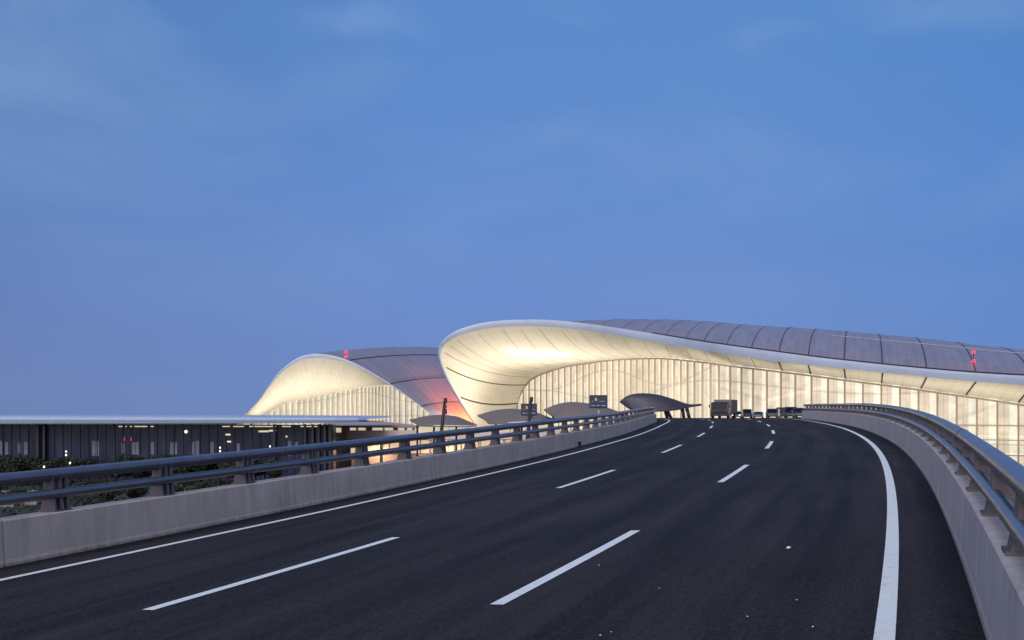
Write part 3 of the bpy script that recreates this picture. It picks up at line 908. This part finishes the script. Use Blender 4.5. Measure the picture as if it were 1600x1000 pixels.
# ------------------------------------------------------------------ pavilion with a low curved roof, between the glass building and the wing
pv = empty('pavilion', (-50, 262, 0), 0, 'low pink pavilion with curved roof and lit windows below the arched wing', 'building')
m = MB(); rows = []
for px, a, b in ((505, 657, 668), (540, 656, 668), (575, 656.5, 668), (610, 659.5, 668), (640, 663, 668.5), (662, 667.5, 669.5)):
    p = at(px, a, 270); q = at(px, b - 2.5, 252)
    rows.append([p + Vector((0, 10, -.5)), p, p.lerp(q, .5) + Vector((0, 0, .2)), q, q + Vector((0, .1, -.35)), q + Vector((0, 9, -.35))])
m.grid(rows); m.build('roof', mat('pavilion_roof', (.42, .33, .31), .6, var=.1, scale=.4), pv, world=True)
zz = ZC + (HY - 668) / FPX * 256
m = MB(); m.box(((gx(500, 258) + gx(668, 258)) / 2, 262, zz / 2), (gx(668, 258) - gx(500, 258), 8, zz)); m.build('wall', podium_wall, pv, world=True)
for a, b in ((525, 533), (547, 556), (560, 571), (582, 598), (601, 614), (622, 632), (636, 644), (648, 660)):
    p = at(a, 672, 257.9); q = at(b, 672, 257.9)
    mm = MB(); mm.box((p + q) / 2, ((q - p).x, .1, 1.1)); mm.build('window', soft_win, pv, world=True)

# ------------------------------------------------------------------ podium: pink deck slab over lit arrivals windows
pd = empty('arrivals_podium', (0, 250, 0), 0, 'pinkish deck slab over warm lit arrivals windows, seen through the left railing', 'building')
xa, xb = gx(545, 242), gx(1035, 242)
zs1, zs0 = ZC + (HY - 673) / FPX * 240, ZC + (HY - 686.5) / FPX * 240
m = MB(); m.box(((xa + xb) / 2, 243, (zs0 + zs1) / 2), (xb - xa, 6, zs1 - zs0)); m.build('deck_slab', mat('deck_slab_pink', (.72, .60, .57), .7, var=.08, scale=.4), pd, world=True)
m = MB(); m.box(((xa + xb) / 2, 248, zs0 / 2 - .1), (xb - xa, 4, zs0 - .2)); m.build('wall', podium_wall, pd, world=True)
random.seed(3)
px = 548
warm = [mat('lit_window_' + n_, (.5, .4, .3), .4, emit=c_, estr=1.1, var=.2, scale=.7) for n_, c_ in (('cream', (.86, .68, .44)), ('amber', (.80, .42, .16)), ('tan', (.62, .42, .28)))]
while px < 1020:
    wd = random.choice((9, 12, 16, 20))
    p = at(px, 698, 245.8); q = at(px + wd - 2.5, 698, 245.8)
    mm = MB(); mm.box((p + q) / 2, ((q - p).x, .1, 3.0)); mm.build('window', warm[random.choice((0, 0, 1, 2, 2))], pd, world=True)
    px += wd
for px in range(560, 1030, 38):
    p = at(px, 700, 243.2); mm = MB(); mm.tube([(p.x, 240.6, 0), (p.x, 240.6, zs0 + .0)], .35, 10); mm.build('column', podium_wall, pd, world=True)
# added warm fill lamps under the slab, their source unseen
for px in (590, 690, 820, 950):
    flood(at(px, 688, 243), at(px, 720, 243), 1100, 2, (1, .62, .36), 'added_warm_fill')

# ------------------------------------------------------------------ leaf canopies
def leaf_canopy(label, D, tipL, tipR, pk, base, dark=False, legs=(), rz=0, blade=0, guides=None, glass=()):
    """tipL/tipR: picture points of the two tips; pk: top of the arc; base: (px0, px1, py) of the near eave"""
    A = at(*tipL, D); B = at(*tipR, D)
    T = at(*pk, D)
    Eb0 = at(base[0], base[2], D - 2); Eb1 = at(base[1], base[3], D - 2)
    c = (A + B) / 2
    e = empty('leaf_canopy', (c.x, c.y, 0), 0, label, 'canopy', 'leaf canopies in front of the terminal')
    nu, nv = 26, 12
    # three guide curves across: near eave, crown, far eave
    near = cr_spline([tuple(A), tuple(A.lerp(Eb0, .6) + Vector((0, -.6, 0))), tuple(Eb0 + Vector((0, -1.5, 0))), tuple((Eb0 + Eb1) / 2 + Vector((0, -2.6, 0))), tuple(Eb1 + Vector((0, -1.5, 0))), tuple(B)], 5)
    k = (pk[0] - tipL[0]) / (tipR[0] - tipL[0])
    a1 = A.lerp(T, .5); a1.z += (T.z - A.z) * (.25 if not dark else .40)
    b1 = B.lerp(T, .5); b1.z += (T.z - B.z) * (.24 if not blade else -.05)
    a0 = A.lerp(T, .17); a0.z += (T.z - A.z) * .22
    crown = cr_spline([tuple(A), tuple(a1), tuple(T), tuple(T.lerp(B, .33) + Vector((0, 0, (T.z - B.z) * (.20 if not blade else .12)))), tuple(b1 if not blade else T.lerp(B, .72) + Vector((0, 0, (T.z - B.z) * .02))), tuple(B)], 5)
    if guides:
        near = cr_spline([tuple(at(a_, b_, D + c_)) for a_, b_, c_ in guides[0]], 5)
        crown = cr_spline([tuple(at(a_, b_, D)) for a_, b_ in guides[1]], 5)
    n = len(near)
    far = [Vector((near[i][0], 2 * D + 1 - near[i][1], near[i][2])) for i in range(n)]
    rows = []
    for i in range(n):
        a, b_, f_ = Vector(near[i]), Vector(crown[i]), far[i]
        row = []
        for j in range(nv + 1):
            v = j / nv
            # quadratic through near, crown, far
            p = a * ((1 - v) * (1 - 2 * v)) + b_ * (4 * v * (1 - v)) + f_ * (v * (2 * v - 1))
            row.append(p)
        rows.append(row)
    m = MB(); m.grid(rows)
    und = [[p + Vector((0, 0, -.22)) for p in r] for r in rows]
    m.grid(und)
    for side in (0, nv):
        m.grid([[rows[i][side], und[i][side]] for i in range(n)])
    r = m.build('roof', canopy_shaded if dark else canopy_m, e, smooth=False, world=True)
    if not dark:
        m = MB(); m.tube([Vector(p) + Vector((0, -.08, .0)) for p in near[len(near) // 2:]], .13, 5)
        m.build('edge_trim', white_edge, e, world=True)
    for a_, b_ in glass:
        q0 = at(a_, base[2] + .2, D + 3); q1 = at(b_, base[2] + .2, D + 3)
        mm = MB(); mm.box((q0 + q1) / 2 - Vector((0, 0, .8)), (q1.x - q0.x, .12, 1.6)); mm.build('lit_glass', soft_win, e, world=True)
    for (p0, y0, p1, y1) in legs:
        q0 = at(p0, y0, D); q1 = at(p1, y1, D)
        if q1.z > .05 and not dark: q1 = Vector((q1.x, q1.y, 0.0))
        mm = MB(); mm.tube([q0, q1], [.42, .30] if dark else .18, 8)
        mm.build('leg', canopy_shaded if dark else dark_metal, e, world=True)
    return e
leaf_canopy('grey leaf-shaped canopy by the orange glow, leftmost of the grey canopies', 200, (640, 655.5), (745, 663.5), (692, 648), (657, 735, 664.5, 665.5), glass=((655, 676), (680, 700), (703, 712), (715, 735)), legs=((652, 664, 652, 675), (678, 665, 678, 675), (713, 665, 713, 675)))
leaf_canopy('grey leaf-shaped canopy behind the sign, middle of the grey canopies', 196, (746, 648.5), (872, 657), (800, 638.5), (768, 862, 661, 658), glass=((777, 796), (799, 813), (817, 858)), legs=((775, 659, 775, 680), (815, 660, 815, 680)))
leaf_canopy('brownish grey leaf-shaped canopy under the right-hand road sign', 192, (850, 639.5), (985, 650), (895, 628), (872, 965, 655, 652), legs=((880, 652, 880, 680), (930, 652, 930, 680)))
leaf_canopy('leaf-shaped canopy, its unlit side dark blue, on slanted legs at the top of the ramp', 228, (969, 627), (1096, 632), (1005, 615), (1012, 1070, 641.5, 640.5), dark=True, blade=1, guides=([(969, 627, 0), (989, 638.5, -1.5), (1015, 641.8, -2.6), (1040, 641.2, -2.6), (1060, 639, -2), (1077, 635.3, -1), (1096, 632.4, -.2)], [(969, 626.6), (981, 618), (1000, 614.5), (1027, 616.3), (1054, 624), (1076, 631.2), (1096, 630.8)]), legs=((1039, 639, 1043, 655), (1042, 641, 1050, 655.5), (1066, 638, 1069, 655), (1073, 638, 1078, 655.5)))

# ------------------------------------------------------------------ road signs outside the left barrier
def road_sign(label, px, py, w, h, D, pole_m):
    c = at(px, py, D)
    k = D / FPX
    e = empty('road_sign', (c.x, c.y, 0), 0, label, 'sign', 'dark road signs over the left barrier')
    W, Hh = w * k, h * k
    m = MB(); m.box(c, (W, .16, Hh)); m.build('panel', dark_metal, e, world=True, bevel=.02)
    m = MB(); m.box(c + Vector((0, -.10, 0)), (W * .92, .03, Hh * .88)); m.build('sign_face', sign_blue, e, world=True)
    m = MB(); m.box(c + Vector((-W * .14, -.13, Hh * .17)), (W * .12, .02, Hh * .22)); m.build('orange_symbol', sign_orange, e, world=True)
    m = MB()
    for dx, ww in ((-.30, .22), (-.02, .18), (.28, .26)): m.box(c + Vector((W * dx, -.13, -Hh * .30)), (W * ww, .02, Hh * .09))
    for dx, ww in ((-.33, .12), (.2, .34)): m.box(c + Vector((W * dx, -.13, Hh * .02)), (W * ww, .02, Hh * .05))
    m.build('lettering', sign_white, e, world=True)
    m = MB(); m.tube([(c.x + .05, c.y + .18, 0), (c.x + .05, c.y + .18, c.z - Hh * .2)], .14, 10); m.build('pole', pole_m, e, world=True)
road_sign('dark blue road sign with an orange symbol, half behind the black camera pole', 826.5, 640, 25, 19, 118, dark_metal)
road_sign('dark blue road sign with an orange symbol on a pale pole, standing alone', 935, 627.5, 28, 20.5, 120, grey_metal)

def camera_pole(label, bx, by, tx, ty, D):
    T = at(tx, ty, D); Bv = at(bx, by, D)
    d = (T - Bv).normalized()
    foot = Bv - d * (Bv.z / d.z)
    e = empty('camera_pole', foot, 0, label, 'pole', 'black camera poles beside the ramp')
    m = MB(); m.tube([foot, Bv, T], [.13, .11, .085], 10); m.build('mast', dark_metal, e, world=True)
    m = MB(); m.box(T + Vector((.02, 0, -.12)), (.20, .42, .30)); m.build('camera_head', dark_metal, e, world=True, bevel=.03)
    m = MB(); m.box(T.lerp(Bv, .42) + Vector((.09, 0, 0)), (.22, .3, .32)); m.build('control_box', dark_metal, e, world=True, bevel=.02)
    m = MB(); m.box(T.lerp(Bv, .27) + Vector((.07, -.05, 0)), (.16, .3, .16)); m.build('bracket', dark_metal, e, world=True)
camera_pole('black tilted camera pole left of the scoop, beside the orange glow', 690, 672, 695.5, 622.5, 64)
camera_pole('black tilted camera pole crossing in front of a road sign', 823, 690, 830, 621, 66)

# ------------------------------------------------------------------ vehicles at the top of the ramp
car_paint = [mat('car_paint_' + n_, c_, .35, .2, coat=.4, var=.05, scale=2) for n_, c_ in (('black', (.015, .016, .025)), ('navy', (.02, .03, .07)), ('grey', (.035, .037, .05)), ('blue', (.05, .08, .15)))]
glass_c = mat('car_glass', (.01, .012, .018), .1, spec=.12)
brown_box = mat('cargo_box', (.20, .145, .14), .7, var=.12, scale=1.5)
cab_m = mat('truck_cab', (.018, .024, .036), .45, .1, var=.35, scale=1.6, coat=.2)

def wheel_part(parent, x, y, r, w):
    m = MB(); m.tube([(x - w / 2, y, r), (x + w / 2, y, r)], r, 16); t = m.build('wheel', rubber, parent, bevel=.0)
    m = MB(); m.tube([(x - w / 2 - .01, y, r), (x + w / 2 + .01, y, r)], r * .55, 12); h = m.build('rim', grey_metal, t)

def car(label, x, y, z, rz, paint_i, L=4.5, W=1.8, H=1.45, van=False, lit=False):
    e = empty('parked_car', (x, y, z), rz, label, 'car', 'vehicles stopped at the terminal kerb')
    # side profile along y (front at -y), extruded over x
    if van: pr = [(-L/2, .32), (-L/2, .85), (-L/2 + .7, 1.05), (-L/2 + 1.25, H - .06), (-L/2 + 1.6, H), (L/2 - .25, H - .02), (L/2, H - .5), (L/2, .35)]
    else: pr = [(-L/2, .32), (-L/2 + .02, .68), (-L/2 + 1.15, .92), (-L/2 + 1.85, H - .05), (-L/2 + 2.3, H), (L/2 - 1.3, H - .04), (L/2 - .55, 1.0), (L/2 - .03, .95), (L/2, .38)]
    m = MB(); n = len(pr); vs = []
    for sx in (-1, 1):
        for yy, zz_ in pr: vs.append((sx * W / 2 * (1 if zz_ < 1.0 else (.82 if not van else .90)), yy, zz_))
    fs = [tuple(range(n)), tuple(range(2 * n - 1, n - 1, -1))] + [(i, n + i, n + (i + 1) % n, (i + 1) % n) for i in range(n)]
    m.add(vs, fs); m.build('body', car_paint[paint_i], e, bevel=.05)
    # windscreen
    i1, i2 = (2, 3)
    (ya, za), (yb, zb) = pr[i1], pr[i2]
    m = MB(); wq = W / 2 * .74
    m.add([(-wq * 1.08, ya + .06, za + .07 ), (wq * 1.08, ya + .06, za + .07), (wq, yb - .03, zb - .03), (-wq, yb - .03, zb - .03)], [(0, 1, 2, 3)])
    for v_ in range(4): m.v[v_] = (m.v[v_][0], m.v[v_][1] - .035, m.v[v_][2] + .03)
    m.build('windscreen', glass_c, e)
    for sx in (-1, 1):
        m = MB(); m.box((sx * (W / 2 * .93), .1, (H + .95) / 2 - .02), (.06, L * .42, (H - .95) * .62)); m.build('side_window', glass_c, e)
        m = MB(); m.box((sx * (W / 2 - .25), -L / 2 - .01, .68), (.34, .08, .16)); m.build('headlight', head_glow if lit else glass_c, e, bevel=.02)
        m = MB(); m.box((sx * (W / 2 + .10), -L / 2 + 1.45, 1.02), (.2, .12, .14)); m.build('mirror', car_paint[paint_i], e)
        for yy in (-L / 2 + .85, L / 2 - .85): wheel_part(e, sx * (W / 2 - .10), yy, .33, .22)
    m = MB(); m.box((0, -L / 2 - .02, .42), (W * .7, .06, .16)); m.build('grille', rubber, e)
    return e

def deck_z(x, y):
    # height of the ramp surface under a point
    k = int(np.argmin((RX - x) ** 2 + (RY - y) ** 2))
    return float(RZ[k] + ((x - RX[k]) * math.cos(PHI[k]) - (y - RY[k]) * math.sin(PHI[k])) * RB[k])
def place(px, D):
    x = (px - 800) / FPX * D
    return x, D, deck_z(x, D) + .006
x, y, z = place(1127, 150)
tr = empty('box_truck', (x, y, z), R(-21), 'truck with dark cab and brown cargo box at the top of the ramp', 'truck', 'vehicles stopped at the terminal kerb')
Hb = 2.72
m = MB(); m.box((0, 3.9, (Hb + .75) / 2 + .0), (2.5, 5.2, Hb - .75)); m.build('cargo_box', brown_box, tr, bevel=.04)
m = MB(); m.prism([(-1.6, .45), (-1.62, 1.15), (-1.42, 2.05), (-1.1, 2.32), (.95, 2.36), (1.05, .45)], 2.5, Matrix.Rotation(R(90), 4, 'Z')); m.build('cab', cab_m, tr, bevel=.06)
m = MB(); m.add([(-1.1, -1.66, 1.24), (1.1, -1.66, 1.24), (1.04, -1.45, 2.06), (-1.04, -1.45, 2.06)], [(0, 1, 2, 3)]); m.build('windscreen', glass_c, tr)
m = MB(); m.box((0, -1.66, .52), (2.45, .16, .34)); m.build('bumper', dark_metal, tr, bevel=.03)
m = MB(); m.box((0, -1.66, .9), (1.5, .06, .28)); m.build('grille', rubber, tr)
for sx in (-1, 1):
    m = MB(); m.box((sx * .95, -1.70, .72), (.34, .1, .2)); m.build('headlight', glass_c, tr, bevel=.02)
    m = MB(); m.box((sx * 1.42, -1.5, 1.75), (.16, .12, .42)); m.tube([(sx * 1.2, -1.45, 1.95), (sx * 1.42, -1.5, 1.95)], .02, 6); m.build('mirror', rubber, tr)
    m = MB(); m.box((sx * 1.265, -.4, 1.62), (.03, .9, .62)); m.build('side_window', glass_c, tr)
    for yy in (-.75, 4.9): wheel_part(tr, sx * 1.08, yy, .42, .3)
m = MB(); m.box((0, 2.6, .6), (1.0, 7.2, .22)); m.build('chassis', rubber, tr)

for args in (('dark van with a square back, right of the truck', 1167, 215, 8, 1, 4.8, 1.85, 1.9, True, False),
             ('low car with bright headlight beside the truck', 1151, 205, 14, 0, 4.4, 1.8, 1.42, False, True),
             ('low black and blue car between the van and the cluster of cars', 1185, 210, 16, 3, 4.4, 1.8, 1.35, False, False),
             ('tall dark car at the left end of the cluster before the right barrier', 1208, 172, 20, 0, 4.6, 1.85, 1.62, True, False),
             ('grey people carrier in the middle of the cluster before the right barrier', 1221, 182, 12, 2, 4.8, 1.9, 1.95, True, False),
             ('black people carrier in the cluster, next to the barrier end', 1236, 166, 18, 0, 4.8, 1.9, 1.85, True, False),
             ('navy car tucked against the end of the right barrier', 1249, 150, 16, 1, 4.5, 1.8, 1.5, False, False)):
    lab, px, D, rz, pi_, L, W, H, van, lit = args
    x, y, z = place(px, D)
    car(lab, x, y, z, R(-rz), pi_, L, W, H, van, lit)

# ------------------------------------------------------------------ planting and lamps below the ramp, left
def leaf_cloud(n, rx, ry, rz, size, seed, z0=0, lumps=7):
    rg = np.random.default_rng(seed)
    m = MB()
    cs = [(rg.uniform(-.6, .6) * rx, rg.uniform(-.6, .6) * ry, z0 + rz * rg.uniform(.45, 1.25), rg.uniform(.35, .62)) for _ in range(lumps)]
    for _ in range(n):
        cx, cy, cz, k = cs[rg.integers(len(cs))]
        d = rg.normal(size=3); d /= np.linalg.norm(d); q = rg.uniform(.55, 1.0) * k
        p = Vector((cx + d[0] * rx * q, cy + d[1] * ry * q, max(.1, cz + d[2] * rz * q)))
        a = Vector(rg.normal(size=3)).normalized(); b = a.cross(Vector(rg.normal(size=3))).normalized()
        s_ = size * rg.uniform(.6, 1.3)
        m.add([p - a * s_, p + b * s_ * .55, p + a * s_, p - b * s_ * .55], [(0, 1, 2, 3)])
    return m
protos = []
for k in range(3):
    m = leaf_cloud(1500, 2.6, 2.2, 1.7, .26, 20 + k, 1.3)
    t = MB(); t.tube([(0, 0, 0), (.05, 0, 1.2), (.0, .05, 2.4)], [.16, .12, .07], 7)
    for a_ in (0, 2.1, 4.2): t.tube([(.03, 0, 1.1), (math.cos(a_) * .8, math.sin(a_) * .8, 2.6)], [.07, .03], 5)
    protos.append((m, t))
meshes = []
def garden_tree(label, x, y, s, kind, rz):
    e = empty('garden_tree', (x, y, 0), rz, label, 'tree', 'bushy trees below the ramp')
    e.scale = (s, s, s)
    if len(meshes) <= kind or meshes[kind] is None:
        c = protos[kind][0].build('crown', leaf_m, e, recalc=False); t = protos[kind][1].build('trunk', bark_m, e)
        meshes.append((c.data, t.data))
    else:
        for nm, me in zip(('crown', 'trunk'), meshes[kind]):
            o = bpy.data.objects.new(nm, me); col.objects.link(o); o.parent = e
random.seed(11)
n_t = 0
for row, (D0, pa, pb, step) in enumerate(((196, -70, 440, 15), (150, -60, 640, 40))):
    px = pa
    while px < pb:
        D = D0 + random.uniform(-5, 5)
        s = random.uniform(.85, 1.15) * (1.2 if row == 0 else .8)
        place_lab = ('dark bushy tree in the row against the long glass building' if row == 0 else 'low dark bushy tree in the nearer row below the railing')
        garden_tree(place_lab, (px - 800) / FPX * D, D, s, n_t % 3 if n_t >= 3 else n_t, random.uniform(0, 6))
        n_t += 1
        px += step * random.uniform(.75, 1.25)
# ground cover
m = MB(); rg = np.random.default_rng(5)
for _ in range(26000):
    D = rg.uniform(85, 200); px = rg.uniform(-120, 700)
    x = (px - 800) / FPX * D
    if rg.random() > .5 + .5 * math.sin(x * .35) * math.sin(D * .16): continue
    p = Vector((x, D, rg.uniform(.05, .75)))
    a = Vector(rg.normal(size=3)).normalized(); b = a.cross(Vector(rg.normal(size=3))).normalized(); s_ = .3 * rg.uniform(.6, 1.4)
    m.add([p - a * s_, p + b * s_ * .5, p + a * s_, p - b * s_ * .5], [(0, 1, 2, 3)])
tag(m.build('shrub_cover', leaf_m, recalc=False), kind='stuff')
m = MB()
for px, D, w in ((-30, 172, 30), (60, 176, 26), (300, 178, 46), (352, 183, 34), (385, 176, 60), (250, 190, 24), (10, 150, 30), (205, 140, 50), (330, 150, 60), (440, 168, 50), (540, 175, 40)):
    c = (px - 800) / FPX * D
    m.box((c, D, .2), (w * D / FPX, 1.6, .4)); m.box((c + 2, D + 3, .2), (w * D / FPX * .8, .8, .4))
tag(m.build('paved_kerbs', paving_m), kind='structure')

def garden_lamp(label, px, py, D, double=False):
    p = at(px, py, D)
    e = empty('garden_lamp', (p.x, p.y, 0), 0, label, 'lamp', 'small lit garden lamps below the ramp')
    m = MB(); m.tube([(p.x, p.y, 0), (p.x, p.y, p.z)], .06, 8); m.build('post', dark_metal, e, world=True)
    for k in range(2 if double else 1):
        m = MB(); m.tube([p + Vector((0, -.05, -.10 - k * .62)), p + Vector((0, -.05, .22 - k * .62))], .13, 10); m.build('lamp_head', lamp_glow, e, world=True)
garden_lamp('lamp with two stacked glowing heads above the left end of the railing', 103.5, 706, 186, True)
garden_lamp('lamp with two stacked glowing heads, right of the round wall lamp', 344, 700, 188, True)
garden_lamp('small low lit lamp just above the left railing, near the picture edge', 69, 730, 170)
garden_lamp('dim small lamp just right of the first double lamp', 109.5, 724, 176)
garden_lamp('small lit lamp seen above the railing, right of the second double lamp', 422, 698, 190)

# ------------------------------------------------------------------ crumbs of litter on the asphalt
for px, py, r in ((1232, 857, .035), (1245, 937, .02), (1168, 964, .022), (1270, 979, .02), (1030, 919, .018), (938, 993, .02), (936, 884, .018), (955, 987, .014)):
    # where the sight line meets the ramp
    best = None
    for s in np.arange(-2, 60, .05):
        D = None
        for o in (0,):
            pass
        # march along s, solve o from px
        lo, hi_ = OL, OR
        for _ in range(30):
            mid = (lo + hi_) / 2; p = road(s, mid)
            if p.y <= .5: lo = hi_ = None; break
            if 800 + FPX * p.x / p.y < px: lo = mid
            else: hi_ = mid
        if lo is None: continue
        p = road(s, lo); yy = HY - FPX * (p.z - ZC) / p.y
        if best is None or abs(yy - py) < best[0]: best = (abs(yy - py), p)
    if r < .03: r *= .55
    b = bmesh.new(); bmesh.ops.create_icosphere(b, subdivisions=1, radius=r)
    for v in b.verts: v.co *= random.uniform(.7, 1.2); v.co.z *= .5
    me = bpy.data.meshes.new('pebble'); b.to_mesh(me); b.free(); me.materials.append(paint)
    o = bpy.data.objects.new('pebble', me); col.objects.link(o); o.location = best[1] + Vector((0, 0, r * .4))
    tag(o, 'tiny white pebble lying on the dark asphalt', 'pebble', 'white pebbles on the ramp')
